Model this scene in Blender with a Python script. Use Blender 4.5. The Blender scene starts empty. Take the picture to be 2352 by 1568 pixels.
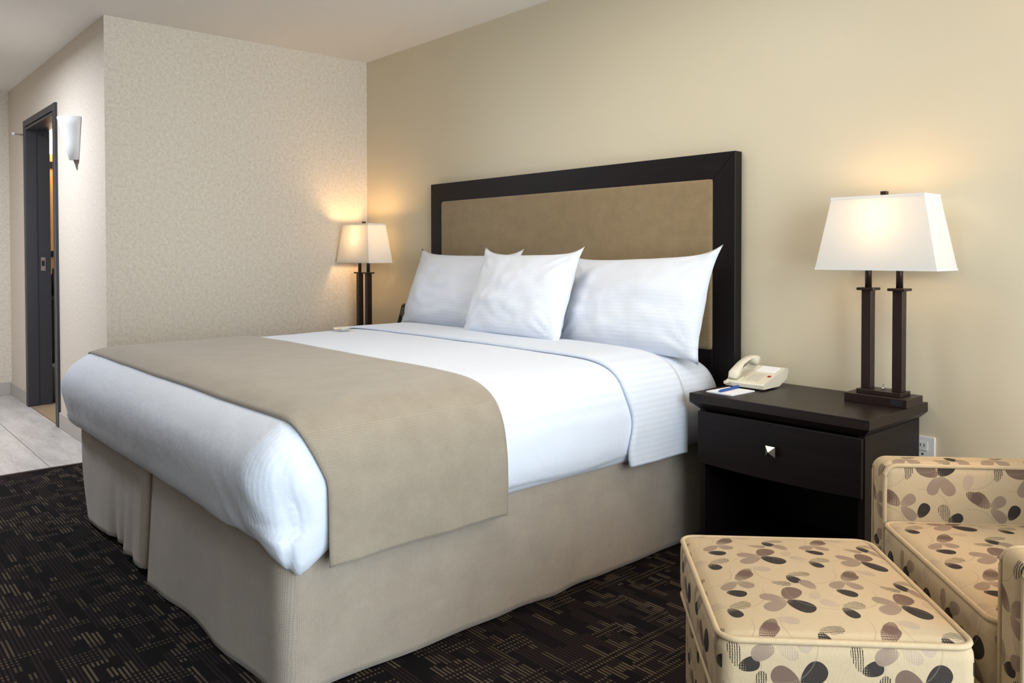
import bpy, bmesh, math, random
from mathutils import Vector, Matrix, noise
random.seed(7)
sc = bpy.context.scene
COL = sc.collection
PI = math.pi

# ------------------------------------------------------------------ camera
CAM = (4.7339, -2.8808, 1.1316)
YAW, PITCH, ROLL, FPX, SHY = 0.84365, -0.018458, -0.0014365, 1819.03, -167.86
F = Vector((-math.sin(YAW)*math.cos(PITCH), math.cos(YAW)*math.cos(PITCH), math.sin(PITCH)))
R = Vector((math.cos(YAW), math.sin(YAW), 0)); U = R.cross(F)
R2 = R*math.cos(ROLL)+U*math.sin(ROLL); U2 = -R*math.sin(ROLL)+U*math.cos(ROLL)
cd = bpy.data.cameras.new('camera'); cam = bpy.data.objects.new('camera', cd); COL.objects.link(cam)
cam.matrix_world = Matrix(((R2.x, U2.x, -F.x, CAM[0]), (R2.y, U2.y, -F.y, CAM[1]), (R2.z, U2.z, -F.z, CAM[2]), (0, 0, 0, 1)))
cd.sensor_width = 36; cd.lens = FPX*36/2352; cd.shift_y = SHY/2352; cd.clip_start = .05
sc.camera = cam

# ------------------------------------------------------------------ world, daylight, exposure
w = bpy.data.worlds.new('world'); sc.world = w; w.use_nodes = True
w.node_tree.nodes['Background'].inputs[0].default_value = (.72, .85, 1, 1)
w.node_tree.nodes['Background'].inputs[1].default_value = 1.0

def area(name, loc, rot, sx, sy, power, color):
    l = bpy.data.lights.new(name, 'AREA'); l.shape = 'RECTANGLE'; l.size = sx; l.size_y = sy
    l.energy = power; l.color = color
    o = bpy.data.objects.new(name, l); COL.objects.link(o); o.location = loc; o.rotation_euler = rot
    return o
# daylight entering by the tall window assumed in the right-hand wall, outside the frame
area('daylight_window', (6.66, -1.95, 1.28), (0, math.radians(86), 0), 2.2, 2.7, 158, (.80, .92, 1))
vs = sc.view_settings
vs.view_transform = 'Standard'; vs.look = 'None'; vs.exposure = 0.23; vs.gamma = 1; vs.use_curve_mapping = False

# ------------------------------------------------------------------ helpers
def S(r, g, b):
    return tuple(((c/255)/12.92 if c/255 <= .04045 else ((c/255+.055)/1.055)**2.4) for c in (r, g, b))

def new_mat(name):
    m = bpy.data.materials.new(name); m.use_nodes = True
    nt = m.node_tree; b = nt.nodes['Principled BSDF']
    return m, nt, b

def mth(nt, op, a, b=None, c=None):
    n = nt.nodes.new('ShaderNodeMath'); n.operation = op
    for i, v in enumerate((a, b, c)):
        if v is None: continue
        if isinstance(v, (int, float)): n.inputs[i].default_value = v
        else: nt.links.new(v, n.inputs[i])
    return n.outputs[0]

def mixc(nt, fac, a, b):
    n = nt.nodes.new('ShaderNodeMix'); n.data_type = 'RGBA'
    for k, v in ((0, fac), (6, a), (7, b)):
        if isinstance(v, (int, float)): n.inputs[k].default_value = v
        elif isinstance(v, tuple): n.inputs[k].default_value = (*v[:3], 1)
        else: nt.links.new(v, n.inputs[k])
    return n.outputs[2]

def coord(nt, kind='Object', scale=(1, 1, 1), rot=(0, 0, 0)):
    t = nt.nodes.new('ShaderNodeTexCoord'); mp = nt.nodes.new('ShaderNodeMapping')
    mp.inputs['Scale'].default_value = scale; mp.inputs['Rotation'].default_value = rot
    nt.links.new(t.outputs[kind], mp.inputs[0]); return mp.outputs[0]

def noise_n(nt, vec, scale, detail=3, rough=.55):
    n = nt.nodes.new('ShaderNodeTexNoise'); n.inputs['Scale'].default_value = scale
    n.inputs['Detail'].default_value = detail; n.inputs['Roughness'].default_value = rough
    nt.links.new(vec, n.inputs['Vector']); return n.outputs[0]

def ramp(nt, fac, stops):
    n = nt.nodes.new('ShaderNodeValToRGB'); e = n.color_ramp.elements
    while len(e) < len(stops): e.new(.5)
    for i, (p, c) in enumerate(stops): e[i].position = p; e[i].color = (*c, 1)
    nt.links.new(fac, n.inputs[0]); return n.outputs[0]

def bump(nt, b, h, strength=.3, dist=.005):
    n = nt.nodes.new('ShaderNodeBump'); n.inputs['Strength'].default_value = strength; n.inputs['Distance'].default_value = dist
    nt.links.new(h, n.inputs['Height']); nt.links.new(n.outputs[0], b.inputs['Normal'])

def plain(name, col, rough=.5, metal=0, spec=.5, var=.06, scale=40, bmp=0):
    """one colour with a slight procedural variation"""
    m, nt, b = new_mat(name)
    v = coord(nt); f = noise_n(nt, v, scale)
    c0 = tuple(min(1, c*(1-var)) for c in col); c1 = tuple(min(1, c*(1+var)) for c in col)
    nt.links.new(mixc(nt, f, c0, c1), b.inputs['Base Color'])
    b.inputs['Roughness'].default_value = rough; b.inputs['Metallic'].default_value = metal
    b.inputs['Specular IOR Level'].default_value = spec
    if bmp: bump(nt, b, f, bmp, .003)
    return m

def wood(name, c0, c1, rough, axis=0, coat=0):
    m, nt, b = new_mat(name); b.inputs['Specular IOR Level'].default_value = .2
    s = [60, 60, 60]; s[axis] = 3
    v = coord(nt, scale=tuple(s)); f = noise_n(nt, v, 1.0, 5, .6)
    nt.links.new(ramp(nt, f, [(.3, c0), (.7, c1)]), b.inputs['Base Color'])
    b.inputs['Roughness'].default_value = rough; b.inputs['Coat Weight'].default_value = coat; b.inputs['Coat Roughness'].default_value = .25
    bump(nt, b, f, .04, .002)
    return m

def weave(name, c0, c1, pitch=.004, rough=.9, mottled=9.0, bs=.25, sheen=.3):
    """plain-woven cloth from two crossed sets of threads, box mapped by UV in metres"""
    m, nt, b = new_mat(name)
    v = coord(nt, 'UV'); sep = nt.nodes.new('ShaderNodeSeparateXYZ'); nt.links.new(v, sep.inputs[0])
    wob = noise_n(nt, v, 60, 2)
    a = mth(nt, 'SINE', mth(nt, 'ADD', mth(nt, 'MULTIPLY', sep.outputs[0], 2*PI/pitch), mth(nt, 'MULTIPLY', wob, 7)))
    c = mth(nt, 'SINE', mth(nt, 'ADD', mth(nt, 'MULTIPLY', sep.outputs[1], 2*PI/pitch), mth(nt, 'MULTIPLY', wob, 7)))
    th = mth(nt, 'MULTIPLY_ADD', mth(nt, 'ADD', a, c), .2, .5)
    big = noise_n(nt, v, mottled, 6, .7)
    f = mth(nt, 'ADD', mth(nt, 'MULTIPLY', th, .45), mth(nt, 'MULTIPLY', big, .6))
    nt.links.new(ramp(nt, f, [(.25, c0), (.8, c1)]), b.inputs['Base Color'])
    b.inputs['Roughness'].default_value = rough; b.inputs['Specular IOR Level'].default_value = .15
    b.inputs['Sheen Weight'].default_value = sheen
    bump(nt, b, th, bs, .002)
    return m

# ------------------------------------------------------------------ materials
def wall_paint():
    m, nt, b = new_mat('satin_beige_paint')
    v = coord(nt); f = noise_n(nt, v, 220, 2)
    nt.links.new(mixc(nt, noise_n(nt, v, 2.0), S(217, 205, 178), S(221, 210, 184)), b.inputs['Base Color'])
    b.inputs['Roughness'].default_value = .42; b.inputs['Specular IOR Level'].default_value = .4
    bump(nt, b, f, .06, .002); return m
def wallpaper():
    m, nt, b = new_mat('mottled_cream_wallpaper')
    v = coord(nt)
    f = noise_n(nt, v, 52, 4, .6); g = noise_n(nt, v, 110, 2)
    k = mth(nt, 'MULTIPLY_ADD', g, .4, mth(nt, 'MULTIPLY', f, .6))
    nt.links.new(ramp(nt, k, [(.36, S(212, 200, 182)), (.50, S(222, 211, 195)), (.64, S(231, 222, 208))]), b.inputs['Base Color'])
    b.inputs['Roughness'].default_value = .6; b.inputs['Specular IOR Level'].default_value = .3
    bump(nt, b, k, .08, .002); return m
def ceiling_mat():
    m, nt, b = new_mat('stippled_ceiling_white')
    v = coord(nt); f = noise_n(nt, v, 90, 4, .7)
    nt.links.new(mixc(nt, f, S(244, 238, 230), S(250, 246, 239)), b.inputs['Base Color'])
    b.inputs['Roughness'].default_value = .9
    bump(nt, b, f, .5, .006); return m
def carpet():
    m, nt, b = new_mat('dark_dashed_carpet')
    v = coord(nt); sep = nt.nodes.new('ShaderNodeSeparateXYZ'); nt.links.new(v, sep.inputs[0])
    X, Y = sep.outputs[0], sep.outputs[1]
    P = .0118
    j = mth(nt, 'FLOOR', mth(nt, 'DIVIDE', Y, P))
    fy = mth(nt, 'FRACT', mth(nt, 'DIVIDE', Y, P))
    line = mth(nt, 'LESS_THAN', mth(nt, 'ABSOLUTE', mth(nt, 'SUBTRACT', fy, .5)), .25)
    def white(a, bb, seed):
        c = nt.nodes.new('ShaderNodeCombineXYZ'); nt.links.new(a, c.inputs[0]); nt.links.new(bb, c.inputs[1]); c.inputs[2].default_value = seed
        n = nt.nodes.new('ShaderNodeTexWhiteNoise'); n.noise_dimensions = '3D'; nt.links.new(c.outputs[0], n.inputs[0]); return n.outputs[0]
    jb = mth(nt, 'FLOOR', mth(nt, 'DIVIDE', j, 2))   # pairs of lines share long dashes
    zero = mth(nt, 'MULTIPLY', Y, 0)
    off = white(jb, zero, 3.1)
    xl = mth(nt, 'ADD', mth(nt, 'DIVIDE', X, .135), mth(nt, 'MULTIPLY', off, 9))
    il = mth(nt, 'FLOOR', xl)
    r1 = white(il, jb, 5.7); r2 = white(il, jb, 8.3)
    flx = mth(nt, 'FRACT', xl)
    longd = mth(nt, 'MULTIPLY', mth(nt, 'LESS_THAN', flx, mth(nt, 'MULTIPLY_ADD', r2, .75, .15)), mth(nt, 'GREATER_THAN', r1, .52))
    # blocks of short dots, two to four lines wide
    bx = mth(nt, 'FLOOR', mth(nt, 'DIVIDE', X, .0185*2)); by = mth(nt, 'FLOOR', mth(nt, 'ADD', mth(nt, 'DIVIDE', j, 9), mth(nt, 'MULTIPLY', white(bx, zero, 6.1), 7)))
    dotb = mth(nt, 'GREATER_THAN', white(bx, by, 1.9), .76)
    dots = mth(nt, 'MULTIPLY', dotb, mth(nt, 'LESS_THAN', mth(nt, 'FRACT', mth(nt, 'DIVIDE', X, .0185)), .45))
    tan = mth(nt, 'MULTIPLY', line, mth(nt, 'MAXIMUM', mth(nt, 'MULTIPLY', longd, mth(nt, 'SUBTRACT', 1, dotb)), dots))
    brown = mth(nt, 'MULTIPLY', line, mth(nt, 'GREATER_THAN', white(il, jb, 2.2), .45))
    yarn = noise_n(nt, v, 420, 2)
    c = mixc(nt, brown, S(24, 20, 22), S(50, 39, 38))
    blk = white(mth(nt, 'FLOOR', mth(nt, 'DIVIDE', X, .13)), mth(nt, 'FLOOR', mth(nt, 'DIVIDE', j, 5)), 4.4)
    c = mixc(nt, mth(nt, 'MULTIPLY', tan, mth(nt, 'MULTIPLY_ADD', blk, .55, .45)), c, S(112, 98, 80))
    c = mixc(nt, mth(nt, 'MULTIPLY', yarn, .55), c, S(12, 10, 11))
    nt.links.new(c, b.inputs['Base Color']); b.inputs['Roughness'].default_value = .95; b.inputs['Specular IOR Level'].default_value = .1
    bump(nt, b, mth(nt, 'ADD', mth(nt, 'MULTIPLY', yarn, .6), mth(nt, 'MULTIPLY', line, .5)), .5, .004)
    return m
def tile_mat():
    m, nt, b = new_mat('pale_stone_tile')
    v = coord(nt, scale=(2, 9, 9)); f = noise_n(nt, v, 1.6, 6, .65); g = noise_n(nt, v, 7, 4)
    k = mth(nt, 'MULTIPLY_ADD', g, .35, mth(nt, 'MULTIPLY', f, .65))
    nt.links.new(ramp(nt, k, [(.35, S(176, 170, 165)), (.6, S(205, 200, 195))]), b.inputs['Base Color'])
    b.inputs['Roughness'].default_value = .35; return m
def sheet_mat(name, stripe_axis, pitch, amp, wr=0.35, col=(226, 233, 245)):
    m, nt, b = new_mat(name)
    v = coord(nt); sep = nt.nodes.new('ShaderNodeSeparateXYZ'); nt.links.new(v, sep.inputs[0])
    s = mth(nt, 'SINE', mth(nt, 'MULTIPLY', sep.outputs[stripe_axis], 2*PI/pitch))
    f = mth(nt, 'MULTIPLY_ADD', s, .5, .5)
    c = S(*col); c0 = tuple(x*(1-amp) for x in c)
    nt.links.new(mixc(nt, f, c0, c), b.inputs['Base Color'])
    b.inputs['Roughness'].default_value = .75; b.inputs['Sheen Weight'].default_value = .2; b.inputs['Specular IOR Level'].default_value = .25
    wv = noise_n(nt, coord(nt, scale=(1, 1, 1)), 7, 4, .6)
    bump(nt, b, mth(nt, 'ADD', mth(nt, 'MULTIPLY', wv, 1.0), mth(nt, 'MULTIPLY', f, .03)), wr, .02)
    return m

def leaf_group():
    g = bpy.data.node_groups.new('leaf_shape', 'ShaderNodeTree')
    I = g.interface
    for n, t in (('UV', 'NodeSocketVector'), ('Offset', 'NodeSocketVector'), ('Angle', 'NodeSocketFloat'), ('A', 'NodeSocketFloat'), ('B', 'NodeSocketFloat')):
        I.new_socket(n, in_out='INPUT', socket_type=t)
    I.new_socket('Distance', in_out='OUTPUT', socket_type='NodeSocketFloat')
    I.new_socket('Along', in_out='OUTPUT', socket_type='NodeSocketFloat')
    gi = g.nodes.new('NodeGroupInput'); go = g.nodes.new('NodeGroupOutput')
    def vm(op, a, b=None):
        n = g.nodes.new('ShaderNodeVectorMath'); n.operation = op
        g.links.new(a, n.inputs[0])
        if b is not None:
            if isinstance(b, tuple): n.inputs[1].default_value = b
            else: g.links.new(b, n.inputs[1])
        return n.outputs[0]
    v = vm('SUBTRACT', vm('FRACTION', vm('ADD', gi.outputs[0], gi.outputs[1])), (.5, .5, 0))
    r = g.nodes.new('ShaderNodeVectorRotate'); r.rotation_type = 'Z_AXIS'
    g.links.new(v, r.inputs['Vector']); g.links.new(gi.outputs[2], r.inputs['Angle'])
    sp = g.nodes.new('ShaderNodeSeparateXYZ'); g.links.new(r.outputs[0], sp.inputs[0])
    x = mth(g, 'DIVIDE', sp.outputs[0], gi.outputs[3]); y = mth(g, 'DIVIDE', sp.outputs[1], gi.outputs[4])
    y = mth(g, 'MULTIPLY', y, mth(g, 'MULTIPLY_ADD', x, -.28, 1.08))
    d = mth(g, 'SQRT', mth(g, 'ADD', mth(g, 'MULTIPLY', x, x), mth(g, 'MULTIPLY', y, y)))
    g.links.new(d, go.inputs[0]); g.links.new(x, go.inputs[1])
    return g
def leaf_fabric():
    m, nt, b = new_mat('leaf_print_upholstery')
    grp = leaf_group(); T = .215
    uv = coord(nt, 'UV'); sc_ = coord(nt, 'UV', scale=(1/T, 1/T, 1))
    sep = nt.nodes.new('ShaderNodeSeparateXYZ'); nt.links.new(uv, sep.inputs[0])
    wob = noise_n(nt, uv, 130, 2)
    hatch = mth(nt, 'SINE', mth(nt, 'ADD', mth(nt, 'MULTIPLY', sep.outputs[0], 2*PI/.0042), mth(nt, 'MULTIPLY', wob, 3.5)))
    cross = mth(nt, 'SINE', mth(nt, 'MULTIPLY', sep.outputs[1], 2*PI/.0046))
    thread = noise_n(nt, coord(nt, 'UV', scale=(900, 90, 1)), 1, 2)
    NAVY, BROWN, TAUPE, PALE, INK = S(24, 24, 32), S(106, 84, 74), S(142, 122, 106), S(172, 153, 132), S(48, 43, 42)
    # cluster centre, then per leaf: direction, half length, half width, colour, hatch amount
    CL = [((.20, .30), [(140, .135, .085, BROWN, .45), (38, .105, .072, TAUPE, .35), (-42, .12, .07, TAUPE, .25)]),
          ((.72, .12), [(105, .115, .07, INK, 1.0), (25, .10, .066, NAVY, .35), (-120, .10, .07, PALE, .6)]),
          ((.62, .66), [(150, .145, .10, BROWN, .15), (48, .145, .105, NAVY, .12), (-112, .125, .075, TAUPE, .25), (-52, .145, .085, TAUPE, .15)]),
          ((.10, .80), [(100, .12, .062, INK, .95), (20, .10, .07, NAVY, .30)]),
          ((.42, .98), [(200, .115, .072, TAUPE, .3), (-20, .10, .06, PALE, .7)]),
          ((.40, .16), [(60, .105, .072, NAVY, .15)]), ((.26, .60), [(75, .10, .055, INK, .9)]),
          ((.92, .48), [(-30, .11, .07, BROWN, .35), (75, .11, .065, PALE, .4)])]
    base = mixc(nt, thread, S(178, 156, 124), S(196, 176, 144))
    col = base
    for (cx, cy), leaves in CL:
        for (a, A, B, c, h) in leaves:
            A *= .90; B *= .92
            ra = math.radians(a); px = cx+(A+.012)*math.cos(ra); py = cy+(A+.012)*math.sin(ra)
            n = nt.nodes.new('ShaderNodeGroup'); n.node_tree = grp
            nt.links.new(sc_, n.inputs[0]); n.inputs[1].default_value = (.5-px+2, .5-py+2, 0)
            n.inputs[2].default_value = -ra; n.inputs[3].default_value = A; n.inputs[4].default_value = B
            mask = mth(nt, 'LESS_THAN', n.outputs[0], 1.0)
            # hatching eats into the leaf from its foot
            thr = mth(nt, 'MULTIPLY_ADD', n.outputs[1], -1.1*(1-h)-.2, -1.9+2.6*h)
            keep = mth(nt, 'GREATER_THAN', mth(nt, 'ADD', hatch, mth(nt, 'MULTIPLY', cross, .25)), mth(nt, 'SUBTRACT', thr, .35))
            col = mixc(nt, mth(nt, 'MULTIPLY', mth(nt, 'MULTIPLY', mask, keep), .93), col, c)
    for (px, py, r) in ((.35, .1, .42), (.9, .9, .40)):
        n = nt.nodes.new('ShaderNodeGroup'); n.node_tree = grp
        nt.links.new(sc_, n.inputs[0]); n.inputs[1].default_value = (.5-px+2, .5-py+2, 0); n.inputs[3].default_value = r; n.inputs[4].default_value = r
        ln = mth(nt, 'LESS_THAN', mth(nt, 'ABSOLUTE', mth(nt, 'SUBTRACT', n.outputs[0], 1)), .011)
        ln = mth(nt, 'MULTIPLY', ln, mth(nt, 'GREATER_THAN', n.outputs[1], .1))
        col = mixc(nt, mth(nt, 'MULTIPLY', ln, .35), col, TAUPE)
    nt.links.new(col, b.inputs['Base Color']); b.inputs['Roughness'].default_value = .9; b.inputs['Specular IOR Level'].default_value = .15
    bump(nt, b, mth(nt, 'ADD', thread, mth(nt, 'MULTIPLY', noise_n(nt, uv, 11, 3), 3)), .25, .003)
    return m

def shade_mat(name, col, trans=.5):
    m, nt, b = new_mat(name); nt.nodes.remove(b)
    v = coord(nt, scale=(500, 500, 60)); f = noise_n(nt, v, 1, 2)
    c = mixc(nt, f, tuple(x*.95 for x in col), col)
    d = nt.nodes.new('ShaderNodeBsdfDiffuse'); t = nt.nodes.new('ShaderNodeBsdfTranslucent'); mx = nt.nodes.new('ShaderNodeMixShader')
    nt.links.new(c, d.inputs[0]); nt.links.new(c, t.inputs[0]); mx.inputs[0].default_value = trans
    nt.links.new(d.outputs[0], mx.inputs[1]); nt.links.new(t.outputs[0], mx.inputs[2])
    nt.links.new(mx.outputs[0], nt.nodes['Material Output'].inputs[0]); return m
def emit(name, col, s):
    m, nt, b = new_mat(name); b.inputs['Base Color'].default_value = (*col, 1)
    b.inputs['Emission Color'].default_value = (*col, 1); b.inputs['Emission Strength'].default_value = s; return m
def pane_mat():
    m, nt, b = new_mat('window_glass'); nt.nodes.remove(b)
    t = nt.nodes.new('ShaderNodeBsdfTransparent'); g = nt.nodes.new('ShaderNodeBsdfGlossy'); g.inputs['Roughness'].default_value = .02
    mx = nt.nodes.new('ShaderNodeMixShader'); mx.inputs[0].default_value = .06
    nt.links.new(t.outputs[0], mx.inputs[1]); nt.links.new(g.outputs[0], mx.inputs[2]); nt.links.new(mx.outputs[0], nt.nodes['Material Output'].inputs[0]); return m

M = {
 'paint': wall_paint(), 'lowbounce': plain('dark_taupe_low_bounce', S(122, 106, 90), .6, var=.02, scale=3), 'paper': wallpaper(), 'ceil': ceiling_mat(), 'carpet': carpet(), 'tile': tile_mat(),
 'grout': plain('grey_grout', S(120, 115, 110), .9), 'bathwall': plain('amber_paint_and_reflection', S(196, 142, 74), .6),
 'bathfloor': plain('tan_mosaic_floor', S(150, 128, 100), .6, var=.3, scale=60),
 'base': plain('grey_tile_baseboard', S(186, 180, 172), .5, var=.05, scale=12),
 'frame': plain('charcoal_metal_paint', S(48, 48, 54), .42, spec=.5, var=.03),
 'nickel': plain('satin_nickel', S(190, 185, 178), .3, metal=1, var=.02), 'tip': plain('brushed_sconce_tip', S(150, 138, 128), .45, metal=.6, var=.02),
 'espresso': wood('espresso_wood', S(19, 13, 15), S(29, 21, 22), .45, 0, .05),
 'espresso_v': wood('espresso_wood_upright', S(19, 13, 15), S(29, 21, 22), .45, 2, .05),
 'topwood': wood('espresso_top', S(30, 22, 22), S(42, 32, 30), .38, 0, .08),
 'linen_runner': weave('taupe_runner_linen', S(140, 129, 113), S(170, 159, 142), .0055, mottled=9, bs=.3),
 'linen_skirt': weave('taupe_skirt_linen', S(150, 138, 124), S(182, 170, 155), .0055, mottled=7, bs=.35),
 'linen_board': weave('taupe_headboard_fabric', S(126, 106, 76), S(160, 138, 104), .0075, mottled=12, bs=.4),
 'duvet': sheet_mat('white_striped_duvet', 0, .0125, .05), 'fold': sheet_mat('white_satin_stripe_fold', 2, .020, .05, .3),
 'sheet': sheet_mat('white_fitted_sheet', 2, .020, .05, .3), 'pillow': sheet_mat('white_pillowcase', 2, .016, .018, .35, (231, 236, 246)),
 'leaf': leaf_fabric(), 'welt': plain('cream_welt_cord', S(190, 168, 134), .9, var=.12, scale=90),
 'bronze': plain('dark_bronze_metal', S(56, 42, 38), .38, metal=.55, var=.05), 'black': plain('black_plastic', S(13, 13, 15), .6, spec=.2, var=.03),
 'ivory': plain('ivory_phone_plastic', S(226, 219, 200), .42, var=.02), 'ivory2': plain('pale_key_plastic', S(212, 206, 190), .5, var=.02), 'red': plain('red_lamp_plastic', S(150, 30, 20), .4, var=.02),
 'white': plain('white_plastic', S(236, 236, 236), .4, var=.02), 'dark': plain('slot_black', S(20, 20, 22), .7, var=.02),
 'paper_w': plain('white_notepad_paper', S(244, 245, 250), .8, var=.01), 'paper_c': plain('cream_card', S(240, 228, 208), .8, var=.02), 'blue': plain('blue_pen_plastic', S(28, 78, 160), .35, var=.03),
 'shade': shade_mat('white_lampshade_cloth', (.88, .88, .87), .40), 'shadetrim': shade_mat('white_lampshade_trim', (.9, .9, .89), .2),
 'bulb': emit('warm_bulb_glass', (1, .72, .40), 8), 'diffuser': emit('lit_white_diffuser', (1, .95, .92), 3), 'vanity': emit('lit_vanity_glass', (1, .90, .70), 7),
 'sconce': shade_mat('white_sconce_glass', (.93, .94, .95), .12), 'steel': plain('grey_bin_plastic', S(128, 126, 124), .5), 'chrome': plain('chrome', S(210, 210, 210), .08, metal=1, var=.01),
 'pane': pane_mat(), 'curtain': weave('beige_curtain_cloth', S(170, 158, 138), S(196, 184, 164), .005),
 'screen': plain('dim_display', S(70, 62, 58), .15, var=.05),
}

def finish(o, smooth):
    if smooth:
        for p in o.data.polygons: p.use_smooth = True

def obj(name, bm, m, parent=None, smooth=False, uv=True):
    me = bpy.data.meshes.new(name)
    bmesh.ops.recalc_face_normals(bm, faces=bm.faces)
    if uv and not bm.loops.layers.uv.active:
        L = bm.loops.layers.uv.new('UVMap')
        for f in bm.faces:
            n = f.normal; ax = max(range(3), key=lambda i: abs(n[i]))
            for lp in f.loops:
                c = lp.vert.co
                lp[L].uv = ((c.y, c.z), (c.x, c.z), (c.x, c.y))[ax]
    bm.to_mesh(me); bm.free()
    o = bpy.data.objects.new(name, me); COL.objects.link(o); me.materials.append(M[m])
    if parent: o.parent = parent
    finish(o, smooth); return o

def tag(o, label, cat, group=None):
    o['label'] = label; o['category'] = cat
    if group: o['group'] = group
    return o
def thing(name, label, cat, loc=(0, 0, 0), rz=0, group=None):
    o = bpy.data.objects.new(name, None); COL.objects.link(o); o.location = loc; o.rotation_euler = (0, 0, rz)
    o.empty_display_size = .1
    return tag(o, label, cat, group)
def structure(o): o['kind'] = 'structure'; return o

def box(bm, x0, x1, y0, y1, z0, z1, bev=0, seg=2):
    r = bmesh.ops.create_cube(bm, size=1)
    for v in r['verts']:
        v.co = Vector((x0+(v.co.x+.5)*(x1-x0), y0+(v.co.y+.5)*(y1-y0), z0+(v.co.z+.5)*(z1-z0)))
    if bev:
        es = list({e for v in r['verts'] for e in v.link_edges})
        bmesh.ops.bevel(bm, geom=es, offset=bev, segments=seg, affect='EDGES', profile=.5)
    return bm
def B(*a, **k): return box(bmesh.new(), *a, **k)
def boxobj(name, dims, m, parent=None, bev=0, seg=2): return obj(name, B(*dims, bev=bev, seg=seg), m, parent)

def frustum(bm, levels, cap=True):
    """levels: list of rings (lists of points); quads between"""
    rings = [[bm.verts.new(p) for p in r] for r in levels]
    n = len(rings[0])
    for a, b in zip(rings, rings[1:]):
        for i in range(n): bm.faces.new((a[i], a[(i+1) % n], b[(i+1) % n], b[i]))
    if cap:
        bm.faces.new(rings[0][::-1]); bm.faces.new(rings[-1])
    return rings
def rect(x0, x1, y0, y1, z): return [(x0, y0, z), (x1, y0, z), (x1, y1, z), (x0, y1, z)]
def circ(cx, cy, z, r, n=16): return [(cx+r*math.cos(2*PI*i/n), cy+r*math.sin(2*PI*i/n), z) for i in range(n)]

def tube(bm, pts, r, closed=False, n=8):
    pts = [Vector(p) for p in pts]; k = len(pts); rings = []
    for i, p in enumerate(pts):
        a = pts[(i-1) % k] if closed or i > 0 else p; b = pts[(i+1) % k] if closed or i < k-1 else p
        t = (b-a).normalized(); u = t.cross(Vector((0, 0, 1)))
        if u.length < .05: u = t.cross(Vector((1, 0, 0)))
        u.normalize(); w_ = t.cross(u)
        rings.append([bm.verts.new(p+u*(r*math.cos(2*PI*q/n))+w_*(r*math.sin(2*PI*q/n))) for q in range(n)])
    last = k if closed else k-1
    for i in range(last):
        a, b = rings[i], rings[(i+1) % k]
        for q in range(n): bm.faces.new((a[q], a[(q+1) % n], b[(q+1) % n], b[q]))
    if not closed: bm.faces.new(rings[0][::-1]); bm.faces.new(rings[-1])
    return bm
def rrect(x0, x1, y0, y1, r, z, n=6, m=6):
    """rounded rectangle path, counter-clockwise, with m points on each straight side"""
    out = []
    C = [((x1-r, y0+r), -90), ((x1-r, y1-r), 0), ((x0+r, y1-r), 90), ((x0+r, y0+r), 180)]
    for q, ((cx, cy), a0) in enumerate(C):
        for i in range(n+1):
            a = math.radians(a0+90*i/n); out.append(Vector((cx+r*math.cos(a), cy+r*math.sin(a), z)))
        (nx, ny), na = C[(q+1) % 4]; a = math.radians(na)
        e = Vector((nx+r*math.cos(a), ny+r*math.sin(a), z)); s = out[-1].copy()
        for i in range(1, m): out.append(s.lerp(e, i/m))
    return out

def rounded_box(hx, hy, hz, r, puff=(0, 0, 0), n=14, off=(0, 0, 0)):
    """soft cushion block: rounded edges of radius r, faces bulging by puff"""
    bm = bmesh.new()
    def axis(h):
        inner = [-h+r*k for k in (0, .12, .4, .75, 1)]
        k = max(2, n); mid = [(-h+r)+(2*(h-r))*i/k for i in range(1, k)]
        return inner+mid+[-x for x in inner[::-1]]
    A = (axis(hx), axis(hy), axis(hz)); H = (hx, hy, hz); cache = {}
    def vert(p):
        key = tuple(round(c, 6) for c in p)
        if key in cache: return cache[key]
        p = Vector(p); inn = Vector([max(-(h-r), min(h-r, c)) for c, h in zip(p, H)])
        d = p-inn
        q = inn+d.normalized()*r if d.length > 1e-9 else p
        u = [q[i]/H[i] for i in range(3)]
        for i in range(3):
            if puff[i]:
                j, k = (i+1) % 3, (i+2) % 3
                q[i] += (1 if q[i] > 0 else -1)*puff[i]*max(0, 1-abs(u[j])**2.4)*max(0, 1-abs(u[k])**2.4)*min(1, abs(u[i])*1.0)
        cache[key] = bm.verts.new(q+Vector(off)); return cache[key]
    for i in range(3):
        j, k = (i+1) % 3, (i+2) % 3
        for s in (-1, 1):
            for a in range(len(A[j])-1):
                for b in range(len(A[k])-1):
                    vs_ = []
                    for (da, db) in ((0, 0), (1, 0), (1, 1), (0, 1)):
                        p = [0, 0, 0]; p[i] = s*H[i]; p[j] = A[j][a+da]; p[k] = A[k][b+db]; vs_.append(vert(p))
                    if len(set(vs_)) == 4: bm.faces.new(vs_)
    return bm

def copy_tree(o, parent=None):
    c = o.copy(); COL.objects.link(c); c.parent = parent
    for ch in list(o.children): copy_tree(ch, c)
    return c

# ------------------------------------------------------------------ the room
H = 2.44; DY = -1.654; HX = -2.75; XW = 6.42; YB = -4.3; T = .12
structure(boxobj('wall_back', (-T, XW+T, 0, T, 0, H), 'paint'))
structure(boxobj('wall_partition', (-T, 0, DY, 0, 0, H), 'paper'))
bm = bmesh.new(); DX0, DX1, DZ = -2.055, -1.135, 2.075
YI = DY+.137
box(bm, HX, DX0, DY, YI, 0, H); box(bm, DX1, -T, DY, YI, 0, H); box(bm, DX0, DX1, DY, YI, DZ, H)
structure(obj('wall_hall', bm, 'paper'))
structure(boxobj('wall_hall_end', (HX-T, HX, YB, DY+.002, 0, H), 'paper'))
structure(boxobj('wall_front', (HX-T, XW+T, YB-T, YB, 0, H), 'lowbounce'))  # unseen wall, made dark taupe to cut the light it bounces back
bm = bmesh.new(); WY0, WY1, VZ0, VZ1 = -3.35, -.55, .12, 2.38
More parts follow.
